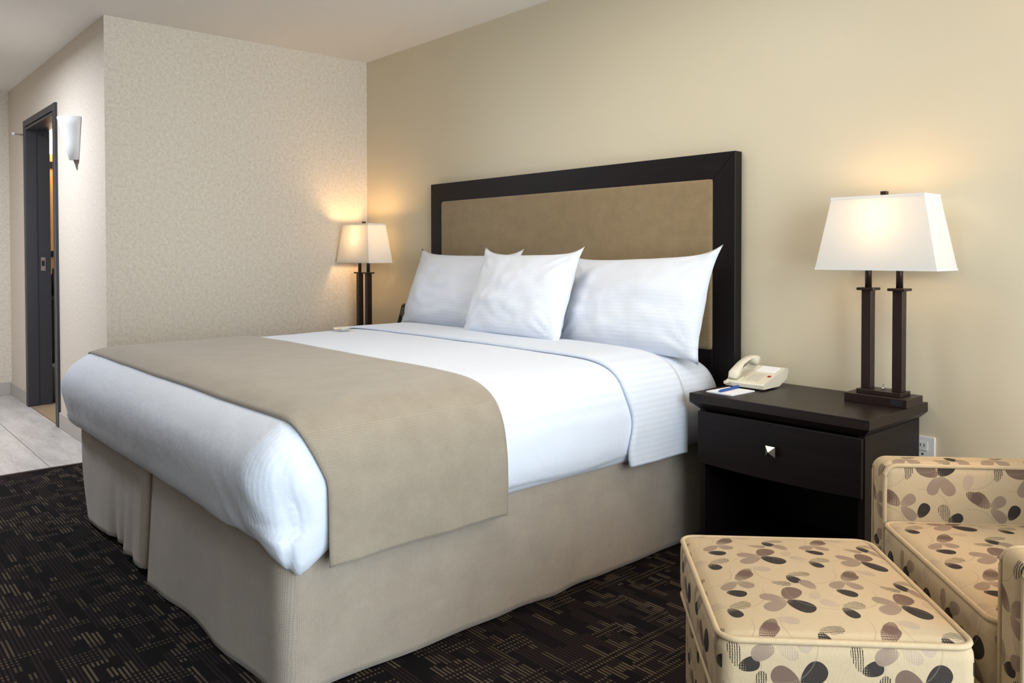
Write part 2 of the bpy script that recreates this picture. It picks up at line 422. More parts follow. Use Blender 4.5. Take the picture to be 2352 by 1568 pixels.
box(bm, XW, XW+T, YB, WY0, 0, H); box(bm, XW, XW+T, WY1, 0, 0, H); box(bm, XW, XW+T, WY0, WY1, 0, VZ0); box(bm, XW, XW+T, WY0, WY1, VZ1, H)
structure(obj('wall_right', bm, 'paper'))
structure(boxobj('ceiling', (HX-T, XW+T, YB-T, T, H, H+.1), 'ceil'))
structure(boxobj('floor', (0, XW+T, YB-T, 0, -.1, 0), 'carpet'))
fl = structure(boxobj('floor_hall', (HX-T, 0, YB-T, YI, -.1, -.006), 'grout'))
# stone tiles of the hall, each its own piece
row = 0; y = -1.93+.61
tile_me = {}
while y > YB:
    y1 = min(y, DY); y0 = max(y-.61, YB); x = 0.0 if row % 2 == 0 else 0.0
    xs = [0, -.86, -1.9, HX] if row % 2 == 0 else [0, -1.22, -2.3, HX]
    if y1-y0 > .02:
        for xa, xb in zip(xs, xs[1:]):
            t = boxobj('tile', (xb+.0012, xa-.0012, y0+.002, y1-.002, -.03, 0), 'tile', fl, bev=.001, seg=1)
    y -= .61; row += 1
boxobj('threshold', (DX0, DX1, DY+.002, YI, -.02, .001), 'bathfloor', fl)
boxobj('carpet_edge_strip', (-.012, .012, YB, DY-.002, -.01, .005), 'bronze', fl, bev=.002)
# bathroom shell
structure(boxobj('floor_bathroom', (HX+.001, -T, YI, 0, -.1, .0005), 'bathfloor'))
structure(boxobj('wall_bathroom_end', (HX-T, HX+.06, YI, 0, 0, H), 'bathwall'))
# baseboards
def bb(name, d): structure(boxobj(name, d, 'base', bev=.002, seg=1))
bb('baseboard_hall_1', (HX+.012, DX0-.05, DY-.012, DY, 0, .1)); bb('baseboard_hall_2', (DX1+.05, 0, DY-.012, DY, 0, .1))
bb('baseboard_hall_end', (HX, HX+.012, YB, DY, 0, .1)); bb('baseboard_partition', (0, .012, DY, -.012, 0, .1))
bb('baseboard_back', (0, XW, -.012, 0, 0, .09)); bb('baseboard_right', (XW-.012, XW, YB, -.012, 0, .09)); bb('baseboard_front', (HX+.012, XW-.012, YB, YB+.012, 0, .09))

# door frame (hollow metal, charcoal)
d1 = bpy.data.objects.new('door_1', None); COL.objects.link(d1); d1.location = (0, 0, 0); d1['kind'] = 'structure'
def jamb(name, xo, s):
    """xo = rough opening side, s = +1 frame grows towards +x"""
    bm = bmesh.new(); a = lambda x0, x1: (min(x0, x1), max(x0, x1))
    box(bm, *a(xo-s*.045, xo+s*.012), DY-.016, DY, 0, DZ+.045, bev=.002)              # face casing
    box(bm, *a(xo, xo+s*.028), DY-.016, DY+.055, 0, DZ, bev=.002)                      # front return
    box(bm, *a(xo, xo+s*.012), DY+.055, YI+.01, 0, DZ, bev=.002)                       # rebate where the door shuts
    return obj(name, bm, 'frame', d1)
jl = jamb('jamb', DX0, 1); jr = jamb('jamb', DX1, -1)
bm = bmesh.new()
box(bm, DX0+.012, DX1-.012, DY-.0155, DY, DZ-.012, DZ+.045, bev=.002); box(bm, DX0+.028, DX1-.028, DY-.0155, DY+.055, DZ-.028, DZ, bev=.002); box(bm, DX0+.012, DX1-.012, DY+.055, YI+.01, DZ-.012, DZ, bev=.002)
obj('frame_head', bm, 'frame', d1)
sp = boxobj('strike_plate', (DX0+.012, DX0+.0145, DY+.080, DY+.110, 1.01, 1.11), 'tip', jl)
boxobj('latch_hole', (DX0+.0145, DX0+.0155, DY+.085, DY+.105, 1.045, 1.085), 'dark', jl)

# windows assumed out of view that light the place
def window(name, axis, a0, a1, z0, z1, pos):
    root = bpy.data.objects.new(name, None); COL.objects.link(root); root['kind'] = 'structure'
    def bx(nm, p0, p1, q0, q1, m, t0=.03, t1=.09):
        d = (pos+t0, pos+t1, p0, p1, q0, q1) if axis == 0 else (p0, p1, pos-t1, pos-t0, q0, q1)
        boxobj(nm, d, m, root)
    f = .05
    bx('window_frame', a0, a0+f, z0, z1, 'white'); bx('window_frame', a1-f, a1, z0, z1, 'white')
    bx('window_frame', a0+f, a1-f, z0, z0+f, 'white'); bx('window_frame', a0+f, a1-f, z1-f, z1, 'white')
    mid = (a0+a1)/2; bx('mullion', mid-.025, mid+.025, z0+f, z1-f, 'white')
    bx('pane', a0+f, mid-.025, z0+f, z1-f, 'pane', .055, .061); bx('pane', mid+.025, a1-f, z0+f, z1-f, 'pane', .055, .061)
window('window_1', 0, WY0, WY1, VZ0, VZ1, XW)

# ------------------------------------------------------------------ bed
XL, XR, YF, YH = .845, 2.895, -2.02, -.076
PROF = [(.06, .405), (.02, .388), (-.015, .405), (-.030, .45), (-.030, .52), (-.018, .59), (.002, .64), (.030, .675), (.075, .702), (.14, .720), (.25, .729), (.5, .734), (.95, .736)]
def catmull(P, k):
    out = []
    for i in range(len(P)-1):
        p0, p1, p2, p3 = P[max(0, i-1)], P[i], P[i+1], P[min(len(P)-1, i+2)]
        for s in range(k):
            t = s/k
            out.append(tuple(.5*(2*b+(c-a)*t+(2*a-5*b+4*c-d)*t*t+(3*b-a-3*c+d)*t**3) for a, b, c, d in zip(p0, p1, p2, p3)))
    out.append(P[-1]); return out
PR = catmull(PROF, 4)
TOPPR = [p for p in PR if p[1] > .60]
def ztop(d):
    if d <= TOPPR[0][0]: return TOPPR[0][1]
    for a, b in zip(TOPPR, TOPPR[1:]):
        if a[0] <= d <= b[0]: return a[1]+(b[1]-a[1])*(d-a[0])/max(1e-9, b[0]-a[0])
    return TOPPR[-1][1]
def head_rise(y): # the top rises a little towards the pillows
    t = max(0, min(1, (y+1.5)/.9)); return .008*t*t*(3-2*t)
def quilt(inset, wr, keep=None):
    bm = bmesh.new(); rings = []
    ns, nc = 84, 10
    for (d, z) in PR:
        d2 = d+inset; z2 = z-inset*.9
        r = max((.055 if z < .44 else .095)-d2, .015)
        ring = []
        x0, x1, y0, y1 = XL+d2, XR-d2, YF+d2*1.0, YH-d2
        if z < .72: y0 -= .036*math.exp(-((z-.590)/.095)**2)     # puffy at the foot, drawn in towards the hem
        C = [((x1-r, y0+r), -90), ((x1-r, y1-r), 0), ((x0+r, y1-r), 90), ((x0+r, y0+r), 180)]
        for q, ((cx, cy), a0) in enumerate(C):
            for i in range(nc+1):
                a = math.radians(a0+90*i/nc); ring.append((cx+r*math.cos(a), cy+r*math.sin(a), q, i/nc))
            (nx, ny), na = C[(q+1) % 4]; a = math.radians(na)
            ex, ey = nx+r*math.cos(a), ny+r*math.sin(a); sx, sy = ring[-1][:2]
            for i in range(1, ns): ring.append((sx+(ex-sx)*i/ns, sy+(ey-sy)*i/ns, -1, 0))
        vs_ = []
        for (x, y, q, t) in ring:
            low = max(0, min(1, (.70-z)/.2))       # 1 on the sides, 0 on top
            n1 = noise.noise((x*3.1, y*3.1, z*3.0)); n2 = noise.noise((x*9+4, y*9, z*4))
            ox = oy = 0; oz = head_rise(y)*(1-low)
            amp = wr*(.007*n1+.0025*n2)
            if low > 0:
                if x > XR-.06: ox = amp*low*.6
                elif x < XL+.06: ox = -amp*low
                if y < YF+.08: oy = -amp*low*1.3
            oz += amp*.5*(1-low)
            if z < .5:
                oz += wr*.012*noise.noise((x*5, y*5, 2.2))*(.5-z)*8
            # gathered foot corner: creases and a drooping point
            dc = math.hypot(x-XR, y-YF)
            if wr and dc < .40 and low > 0:
                k = (1-dc/.40)*low
                cr = math.sin((x-XR)*60+(z-.4)*38)
                oy -= .0028*k*cr; ox += .002*k*cr
                if z < .47: oz -= .075*max(0, 1-math.hypot(x-XR-.01, y-YF-.055)/.11)*(.47-z)/.08
            if wr and q == 0:      # seam creased into the corner
                k = .014*math.exp(-((t-.72)/.10)**2)*low; a = math.radians(-90+90*t); ox -= k*math.cos(a); oy -= k*math.sin(a)
            vs_.append(bm.verts.new((x+ox, y+oy, z2+oz)))
        rings.append(vs_)
    n = len(rings[0])
    for a, b in zip(rings, rings[1:]):
        for i in range(n):
            f = (a[i], a[(i+1) % n], b[(i+1) % n], b[i])
            if keep is None or keep(sum(v.co.y for v in f)/4): bm.faces.new(f)
    if keep is None: bm.faces.new(rings[-1]); bm.faces.new(rings[0][::-1])
    else:
        c = rings[-1]; ff = [v for v in c]
        if keep(sum(v.co.y for v in c)/len(c)): bm.faces.new(ff)
    loose = [v for v in bm.verts if not v.link_faces]
    bmesh.ops.delete(bm, geom=loose, context='VERTS')
    return bm

def strip(ya, yb, off, zr, zl, nrow, wr=1.0, thick=.004, skew=None):
    """cloth laid across the bed from side to side; ya = foot edge, yb = head edge"""
    bm = bmesh.new()
    prof = [p for p in PR if p[0] < .96]
    i0 = min(range(len(prof)), key=lambda i: prof[i][0])            # widest bulge
    side = [p for p in prof[i0:]]
    def path(zhem, sgn):
        xw = (XR-side[0][0]) if sgn > 0 else (XL+side[0][0])
        pts = []
        k = 14
        for i in range(k):                                           # straight hang below the bulge
            z = zhem+(side[0][1]-zhem)*i/k; pts.append((xw, z, 1.0))
        for d, z in side:
            low = max(0, min(1, (.70-z)/.15)); pts.append((XR-d if sgn > 0 else XL+d, z, low))
        return pts
    rp = path(zr, 1); lp = path(zl, -1)
    mid = [(rp[-1][0]+(lp[-1][0]-rp[-1][0])*i/4, rp[-1][1], 0) for i in range(1, 4)]
    full = rp+mid+lp[::-1]
    # outward normal in xz
    rows = []
    for j in range(nrow+1):
        v = j/nrow; ring = []
        for i, (x, z, low) in enumerate(full):
            a = full[max(0, i-1)]; b = full[min(len(full)-1, i+1)]
            tx, tz = b[0]-a[0], b[1]-a[1]; l = math.hypot(tx, tz) or 1
            nx, nz = tz/l, -tx/l
            y = ya+(yb-ya)*v
            if skew: y += skew(v, low, z)
            zf = ztop(y-YF); zz = z
            h = max(0, .012-abs(z-zf))/.012; zz = min(z, zf)-h*h*.012/4 if z > .6 else z
            zz += head_rise(y)*(1-low)
            n = noise.noise((x*3.1, y*3.1, zz*3)); n2 = noise.noise((x*7, y*14, zz*2+5))
            e = off+wr*(.003*n+.003*n2*low)
            # loose hem
            hem = max(0, (.52-zz)/.18); e += wr*hem*.012*noise.noise((y*8, 1.7, zz*1.5))*low
            ring.append(bm.verts.new((x+nx*e, y, zz+nz*e)))
        rows.append(ring)
    for a, b in zip(rows, rows[1:]):
        for i in range(len(a)-1): bm.faces.new((a[i], a[i+1], b[i+1], b[i]))
    return bm
def solid(o, t):
    md = o.modifiers.new('thickness', 'SOLIDIFY'); md.thickness = t; md.offset = -1; return o
def strip_uv(bm):
    L = bm.loops.layers.uv.new('UVMap')
    for f in bm.faces:
        n = f.normal
        for lp in f.loops:
            c = lp.vert.co; lp[L].uv = (c.y, c.z if abs(n.x) > .7 else c.x)

bed = thing('bed', 'king bed base and mattress with taupe linen skirt reaching the dark carpet', 'bed', (0, 0, 0))
boxobj('box_spring', (.90, 2.845, -1.96, -.07, .12, .392), 'linen_skirt', bed, bev=.02)
for x in (1.0, 2.74):
    for y in (-1.85, -.2): boxobj('leg', (x-.025, x+.025, y-.025, y+.025, 0, .12), 'dark', bed)
obj('mattress', quilt(.014, 0), 'sheet', bed, True)

def skirt(name, pts, rL=False):
    """cloth panel hung along a floor path; pts(t, s) with s 0 top .. 1 hem"""
    bm = bmesh.new(); nu, nv = 150, 22; rows = []
    for j in range(nv+1):
        s = j/nv; rows.append([bm.verts.new(pts(i/nu, s)) for i in range(nu+1)])
    for a, b in zip(rows, rows[1:]):
        for i in range(nu): bm.faces.new((a[i], a[i+1], b[i+1], b[i]))
    L = bm.loops.layers.uv.new('UVMap')
    for j, f in enumerate(bm.faces):
        for lp in f.loops:
            c = lp.vert.co; lp[L].uv = (c.x if f.calc_center_median().y < SY+.03 else c.y, c.z)
    o = obj(name, bm, 'linen_skirt', bed, True); solid(o, .004); return o
def polyline(P):
    P = [Vector(p) for p in P]; D = [0]
    for a, b in zip(P, P[1:]): D.append(D[-1]+(b-a).length)
    def f(t):
        d = t*D[-1]
        for i in range(len(P)-1):
            if d <= D[i+1] or i == len(P)-2:
                k = (d-D[i])/max(1e-9, D[i+1]-D[i]); return P[i].lerp(P[i+1], k), (P[i+1]-P[i]).normalized()
    return f
def corner(cx, cy, r, a0, a1, n=10): return [(cx+r*math.cos(math.radians(a0+(a1-a0)*i/n)), cy+r*math.sin(math.radians(a0+(a1-a0)*i/n))) for i in range(n+1)]
SX0, SX1, SY = .878, 2.874, -1.998; ZT = .415
def left_panel(t, s):
    r = .05+.17*s*s
    f = polyline([(SX0+.0, -.08)]+corner(SX0+r, SY+r, r, 180, 270)+[(1.775, SY), (1.80, SY+.022)])
    p, d = f(t); n = Vector((d.y, -d.x))
    x = p.x
    wv = .007*s*math.sin(x*11+1)*max(0, min(1, (x-1.0)/.3)) if p.y < SY+.02 else .006*s*math.sin(p.y*11)
    wv += .010*s*noise.noise((p.x*6, p.y*6, s))+.009*s*s*max(0, 1-abs(x-1.55)/.3)*math.sin(x*52)
    fl_ = .012*s
    z = ZT-(ZT-.012-.022*max(0, 1-abs(x-1.5)/.45)*(p.y < SY+.05))*s
    return (p.x+n.x*(wv+fl_), p.y+n.y*(wv+fl_), z)
def right_panel(t, s):
    r = .06
    f = polyline([(1.885, SY-.004)]+corner(SX1-r, SY+r, r, 270, 360)+[(SX1, -.08)])
    p, d = f(t); n = Vector((d.y, -d.x))
    wv = .010*s*noise.noise((p.x*4.5, p.y*4.5, s*.6+3))+.006*s*math.sin(p.x*13)*(p.y < SY+.02)+.009*s*max(0, 1-abs(p.y+1.05)/.35)*math.sin(p.y*22)
    k = max(0, 1-abs(p.x-1.90)/.08) if p.y < SY+.01 else 0
    fl_ = .012*s+.014*s*k
    return (p.x+n.x*(wv+fl_), p.y+n.y*(wv+fl_), ZT-(ZT-.008)*s)
skirt('skirt_panel', left_panel); skirt('skirt_panel', right_panel)
def back_pleat(t, s): return (1.77+.20*t, SY+.026-.004*s, ZT-(ZT-.022)*s)
skirt('skirt_pleat', back_pleat)

dv = obj('duvet', quilt(0, 1.0, lambda y: y < -.52), 'duvet', None, True); solid(dv, .003)
tag(dv, 'plump white duvet hanging over the foot and sides of the bed', 'duvet')
bm = strip(-.715, -.395, .016, .378, .40, 16, 1.0, skew=lambda v, low, z: .012*math.sin(z*26)*low*(1-v)); strip_uv(bm)
fo = obj('sheet_fold', bm, 'fold', dv, True, uv=False); solid(fo, .012)
fo['label'] = 'folded back white satin-stripe band of the top sheet'
bm = strip(-1.965, -1.298, .012, .338, .345, 44, 1.2, skew=lambda v, low, z: (.062*(1-v))*low); bmesh.ops.recalc_face_normals(bm, faces=bm.faces); strip_uv(bm)
rn = obj('bed_runner', bm, 'linen_runner', None, True, uv=False); solid(rn, .004)
tag(rn, 'taupe linen bed runner draped across the foot end of the white duvet', 'bed runner')

# card tucked at the folded sheet
bm = bmesh.new(); box(bm, -.055, .055, -.04, .04, 0, .0016)
cc = obj('paper_card', bm, 'paper_c'); cc.location = (1.135, -.845, .7535); cc.rotation_euler = (math.radians(2.5), 0, math.radians(-28))
tag(cc, 'small cream paper card lying on the white duvet near the far lamp', 'card')

# ------------------------------------------------------------------ headboard
hb = thing('headboard', 'tall headboard with espresso wood frame and padded taupe fabric panel', 'headboard', (0, 0, 0))
HX0, HX1, HZ, HT, HWD = .816, 2.924, 1.550, .052, .108
def member(name, quad, m):
    bm = bmesh.new(); a = [bm.verts.new((x, -HT, z)) for x, z in quad]; b = [bm.verts.new((x, -.004, z)) for x, z in quad]
    bm.faces.new(a); bm.faces.new(b[::-1])
    for i in range(4): bm.faces.new((a[i], b[i], b[(i+1) % 4], a[(i+1) % 4]))
    bmesh.ops.recalc_face_normals(bm, faces=bm.faces)
    bmesh.ops.bevel(bm, geom=bm.edges[:], offset=.0016, segments=1, affect='EDGES')
    return obj(name, bm, m, hb)
z0 = .30
member('top_rail', [(HX0, HZ), (HX0+HWD, HZ-HWD), (HX1-HWD, HZ-HWD), (HX1, HZ)], 'espresso')
member('stile', [(HX0, z0), (HX0+HWD, z0), (HX0+HWD, HZ-HWD), (HX0, HZ)], 'espresso_v')
member('stile', [(HX1-HWD, z0), (HX1, z0), (HX1, HZ), (HX1-HWD, HZ-HWD)], 'espresso_v')
member('bottom_rail', [(HX0+HWD, .62), (HX1-HWD, .62), (HX1-HWD, .728), (HX0+HWD, .728)], 'espresso')
pw, ph = (HX1-HX0-2*HWD)/2+.004, (HZ-HWD-.728)/2+.004
bm = rounded_box(pw, .024, ph, .02, (0, .006, 0), 12, ((HX0+HX1)/2, -.036, (HZ-HWD+.728)/2))
obj('padded_panel', bm, 'linen_board', hb, True)

# ------------------------------------------------------------------ pillows
def pillow(w_, h_, th, seed, tips=(1, 1, 1, 1)):
    bm = bmesh.new(); n = 44
    def pt(i, j, s):
        u = -1+2*i/n; v = -1+2*j/n
        cu = abs(u)**1.0; cv = abs(v)
        # outline: edges drawn in between the corners
        pin = .038
        x = w_/2*u*(1-pin*(1-v*v)*abs(u)**3); z = h_/2*v*(1-pin*(1.5 if v > 0 else .25)*(1-u*u)*abs(v)**3)
        # corner tips
        k = (abs(u)*abs(v))**9; q = (u > 0)+2*(v > 0)
        x += math.copysign(1, u)*.018*k*tips[q]; z += math.copysign(1, v)*.034*k*tips[q]
        # soft belly, weight low
        f = max(0, (1-abs(u)**2.6))**.62*max(0, (1-abs(v)**2.4))**.62
        f *= 1-.12*v
        nz = noise.noise((u*2.2+seed, v*2.2, seed*1.7)); n2 = noise.noise((u*5+seed, v*5, seed))
        # creases running in from the corners
        cr = 0
        for (a, b) in ((-1, -1), (1, -1), (-1, 1), (1, 1)):
            du, dv_ = (u-a)*w_, (v-b)*h_; rr = math.hypot(du, dv_)+.02; an = math.atan2(dv_, du)
            cr += math.sin(an*15+seed*3)*math.exp(-(rr/.25)**2)*(1-math.exp(-(rr/.06)**2))
        y = th/2*f*(1+.18*nz+.08*n2)+.016*cr*f**.5+.0025
        return (x, -y*s, z)
    V = {}
    for s in (1, -1):
        for i in range(n+1):
            for j in range(n+1):
                if s == -1 and (i in (0, n) or j in (0, n)): V[(s, i, j)] = V[(1, i, j)]; continue
                p = pt(i, j, s)
                if i in (0, n) or j in (0, n): p = (p[0], 0, p[2])
                V[(s, i, j)] = bm.verts.new(p)
        for i in range(n):
            for j in range(n):
                f = [V[(s, i, j)], V[(s, i+1, j)], V[(s, i+1, j+1)], V[(s, i, j+1)]]
                bm.faces.new(f if s == 1 else f[::-1])
    return bm
def place_pillow(name, label, w_, h_, th, loc, lean, rz=0, roll=0, seed=1.0, tips=(1, 1, 1, 1)):
    t = thing(name, label, 'pillow', loc, 0, 'white pillows against the headboard')
    t.rotation_euler = Matrix.Rotation(rz, 4, 'Z').to_3x3().to_4x4().__matmul__(Matrix.Rotation(-lean, 4, 'X')).__matmul__(Matrix.Rotation(roll, 4, 'Y')).to_euler()
    obj('pillow_body', pillow(w_, h_, th, seed, tips), 'pillow', t, True)
    return t
R_ = math.radians
pR = place_pillow('pillow', 'large white pillow at the headboard end nearest the telephone', .80, .435, .19, (2.510, -.215, .913), R_(20), R_(-2), R_(-2.0), 1.3, (.6, .8, .4, 1.15))
pL = place_pillow('pillow', 'large white pillow at the headboard end nearest the far corner lamp', .86, .425, .19, (1.275, -.205, .932), R_(20), R_(1), R_(.5), 4.1, (.8, .6, 1.1, .9))
pM = place_pillow('pillow', 'smaller white pillow standing in front between the two large pillows', .66, .415, .18, (1.978, -.385, .940), R_(20), R_(0), R_(0), 7.7, (.6, 1.0, 1.2, .9))
# hems of the pillowcase openings
def hem(t, x, h_, s):
    bm = bmesh.new(); box(bm, x-.012, x+.012, -.014, .014, -h_/2+.03, h_/2-.02, bev=.008, seg=3)
    o = obj('case_hem', bm, 'pillow', t, True); return o
hem(pR, -.385, .40, 1); hem(pL, .412, .39, 1)

# ------------------------------------------------------------------ nightstands
def nightstand(label, loc):
    t = thing('nightstand', label, 'nightstand', loc, 0, 'espresso nightstands beside the bed')
    hw, dp = .331, .46          # local: x centred, y 0 (wall) .. -dp
    Z = .62
    bm = bmesh.new()
    frustum(bm, [rect(-hw+.028, hw-.028, -dp+.028, -.012, Z-.058), rect(-hw+.002, hw-.002, -dp+.002, -.011, Z-.034), rect(-hw, hw, -dp, -.010, Z-.032), rect(-hw, hw, -dp, -.010, Z-.0015), rect(-hw+.0015, hw-.0015, -dp+.0015, -.0115, Z)])
    obj('top', bm, 'topwood', t)
    bw = hw-.026; yf = -dp+.030
    for s in (-1, 1):
        boxobj('side_panel', (min(s*bw, s*(bw-.022)), max(s*bw, s*(bw-.022)), yf, -.014, 0, Z-.058), 'espresso_v', t, bev=.0015, seg=1)
    boxobj('back_panel', (-bw+.022, bw-.022, -.026, -.014, .06, Z-.058), 'espresso', t)
    boxobj('shelf', (-bw+.022, bw-.022, yf+.02, -.026, .07, .092), 'espresso', t)
    boxobj('plinth', (-bw+.022, bw-.022, yf+.025, yf+.04, 0, .07), 'espresso', t)
    boxobj('rail', (-bw+.022, bw-.022, yf+.006, -.026, .36, .374), 'espresso', t)
    # drawer: bowed lower edge, bevelled border
    d = None
    bm = bmesh.new(); n = 16; x0, x1 = -bw+.004, bw-.004
    def lo(x): return .366-.008*(1-(x/bw)**2)
    def sect(x):
        return [(x, yf-.016, Z-.064), (x, yf-.018, Z-.066), (x, yf-.018, lo(x)+.004), (x, yf-.014, lo(x)), (x, yf+.002, lo(x)), (x, yf+.002, Z-.064)]
    frustum(bm, [sect(x0+(x1-x0)*i/n) for i in range(n+1)])
    d = obj('drawer', bm, 'espresso', t)
    # pyramid knob on a stem
    k = bmesh.new(); kz, ky = .463, yf-.018; s = .018
    frustum(k, [[(a*.006, ky, kz+b*.006) for a, b in ((-1, -1), (1, -1), (1, 1), (-1, 1))], [(a*.006, ky-.012, kz+b*.006) for a, b in ((-1, -1), (1, -1), (1, 1), (-1, 1))],
                [(a*s, ky-.013, kz+b*s) for a, b in ((-1, -1), (1, -1), (1, 1), (-1, 1))], [(a*s, ky-.017, kz+b*s) for a, b in ((-1, -1), (1, -1), (1, 1), (-1, 1))],
                [(a*.0008, ky-.031, kz+b*.0008) for a, b in ((-1, -1), (1, -1), (1, 1), (-1, 1))]])
    obj('knob', k, 'nickel', d)
    return t
nsR = nightstand('espresso nightstand with pyramid drawer knob, holding the telephone', (3.326, 0, 0))
nsL = copy_tree(nsR); nsL.location = (.41, 0, 0); nsL['label'] = 'espresso nightstand hidden behind the bed in the far corner under the lamp'

# ------------------------------------------------------------------ table lamps
def lamp(label, loc, power):
    t = thing('table_lamp', label, 'lamp', loc, 0, 'twin-post table lamps')
    b0 = boxobj('base', (-.105, .105, -.066, .066, 0, .030), 'bronze', t, bev=.0015, seg=1)
    boxobj('outlet', (.052, .092, -.0675, -.0655, .006, .026), 'dark', b0)
    boxobj('plinth', (-.075, .075, -.040, .040, .030, .044), 'bronze', t, bev=.001, seg=1)
    sw = bmesh.new(); frustum(sw, [circ(0, 0, .044, .005, 10), circ(0, 0, .050, .005, 10), circ(0, 0, .051, .003, 10), circ(.002, 0, .064, .002, 10)]); obj('switch', sw, 'chrome', t, True)
    for x in (-.0525, .0525):
        boxobj('post', (x-.0165, x+.0165, -.0165, .0165, .044, .384), 'bronze', t, bev=.001, seg=1)
        c = boxobj('cap', (x-.029, x+.029, -.029, .029, .384, .393), 'bronze', t, bev=.001, seg=1)
        s = bmesh.new(); frustum(s, [circ(x, 0, .393, .011), circ(x, 0, .50, .011)]); o = obj('stem', s, 'bronze', t, True)
        for p in o.data.polygons: p.use_smooth = len(p.vertices) == 4
    # shade: open frustum of stiff cloth
    zb, zt_ = .455, .705; W0, D0, W1, D1 = .203, .088, .154, .066
    sh = bmesh.new(); frustum(sh, [rect(-W0, W0, -D0, D0, zb), rect(-W1, W1, -D1, D1, zt_)], cap=False)
    so = obj('shade', sh, 'shade', t); solid(so, .0018)
    def hoop(wd, dd, z, hh):
        tr = bmesh.new()
        frustum(tr, [rect(-wd-.0012, wd+.0012, -dd-.0012, dd+.0012, z), rect(-wd-.0012, wd+.0012, -dd-.0012, dd+.0012, z+hh)], cap=False)
        obj('shade_trim', tr, 'shadetrim', so)
    hoop(W0-.0008, D0-.0005, zb-.001, .007); hoop(W1+.0010, D1+.0006, zt_-.008, .009)
    boxobj('shade_spider', (-W1, W1, -.002, .002, zt_-.012, zt_-.008), 'bronze', t); boxobj('shade_spider', (-.002, .002, -D1, D1, zt_-.012, zt_-.008), 'bronze', t)
    boxobj('socket_bar', (-.055, .055, -.004, .004, .495, .503), 'bronze', t)
    fn = bmesh.new(); box(fn, -.010, .010, -.010, .010, zt_+.004, zt_+.018, bev=.001, seg=1); frustum(fn, [circ(0, 0, zt_-.012, .003, 8), circ(0, 0, zt_+.005, .003, 8)])
    obj('finial', fn, 'bronze', t)
    bl = bmesh.new(); frustum(bl, [circ(0, 0, .503, .012, 12), circ(0, 0, .53, .014, 12), circ(0, 0, .56, .027, 12), circ(0, 0, .585, .030, 12), circ(0, 0, .607, .022, 12), circ(0, 0, .618, .006, 12)])
    obj('bulb', bl, 'bulb', t, True)
    l = bpy.data.lights.new('lamp_light', 'POINT'); l.energy = power; l.color = (1, .60, .27); l.shadow_soft_size = .035
    lo_ = bpy.data.objects.new('lamp_light', l); COL.objects.link(lo_); lo_.parent = t; lo_.location = (0, 0, .635)
    return t
lR = lamp('table lamp with white shade and two bronze posts beside the telephone', (3.556, -.130, .62), 1.25)
lL = lamp('table lamp with white shade glowing in the far wall corner', (.236, -.170, .62), 4.4)

# ------------------------------------------------------------------ telephone, pad, pen, clock, outlet
ph_ = thing('telephone', 'ivory corded desk telephone with handset on the nightstand', 'telephone', (3.085, -.145, .62))
ph_.rotation_euler = (0, 0, R_(2))
bm = bmesh.new()   # wedge body: local x .16 wide, y -.1..+.1, rising to the wall
def wedge(x): return [(x, -.098, .006), (x, -.100, .020), (x, -.094, .026), (x, .072, .070), (x, .088, .068), (x, .092, .058), (x, .080, .030), (x, .02, .006)]
frustum(bm, [wedge(-.080), wedge(-.078), wedge(.078), wedge(.080)])
body = obj('body', bm, 'ivory', ph_)
def onb(y): return .026+(y+.094)/(.166)*.044
for fx in (-.06, .06):
    for fy in (-.085, .0): boxobj('foot', (fx-.008, fx+.008, fy-.008, fy+.008, 0, .007), 'dark', ph_)
bm = bmesh.new()
def quadbox(bm, x0, x1, y0, y1, up):
    frustum(bm, [[(x0, y0, onb(y0)-.001), (x1, y0, onb(y0)-.001), (x1, y1, onb(y1)-.001), (x0, y1, onb(y1)-.001)], [(x0, y0, onb(y0)+up), (x1, y0, onb(y0)+up), (x1, y1, onb(y1)+up), (x0, y1, onb(y1)+up)]])
quadbox(bm, -.014, .062, .012, .066, .0015); obj('faceplate', bm, 'paper_w', ph_)
for i in range(3):
    for j in range(4):
        bm = bmesh.new(); x = -.004+i*.019; y = -.078+j*.018; quadbox(bm, x, x+.013, y, y+.011, .003); obj('key', bm, 'ivory2', ph_)
bm = bmesh.new(); quadbox(bm, .057, .068, -.030, -.020, .003); obj('message_light', bm, 'red', ph_)
for y in (-.074, .050):
    bm = bmesh.new(); quadbox(bm, -.075, -.028, y-.02, y+.018, .004); obj('cradle', bm, 'ivory', ph_)
# handset: curved grip between two cups
hs = bmesh.new(); hx = -.052; N = 18; secs = []
for i in range(N+1):
    t = i/N; y = -.098+.186*t; base = onb(y)
    arch = math.sin(PI*t)
    top = base+.030+.022*arch**.8
    under = base+.006 if (t < .2 or t > .8) else base+.006+.034*min(1, min((t-.2), (.8-t))/.10)**.6
    hw = .022-.006*arch
    if t < .03 or t > .97: top -= .012; hw -= .005
    secs.append([(hx-hw, y, under+.003), (hx+hw, y, under+.003), (hx+hw, y, top-.006), (hx+hw*.7, y, top), (hx-hw*.7, y, top), (hx-hw, y, top-.006)])
frustum(hs, secs); obj('handset', hs, 'ivory', ph_, True)
# coiled cord
pts = [(-.052-.012+.02*i/70*0-.030*i/90+.005*math.cos(i*1.1), -.104-.010*i/90+.005*math.sin(i*1.1)*.3, .012+.005*math.sin(i*1.1)+.010*(1-i/90)) for i in range(40)]
obj('coiled_cord', tube(bmesh.new(), pts, .0022, n=6), 'ivory', ph_, True)

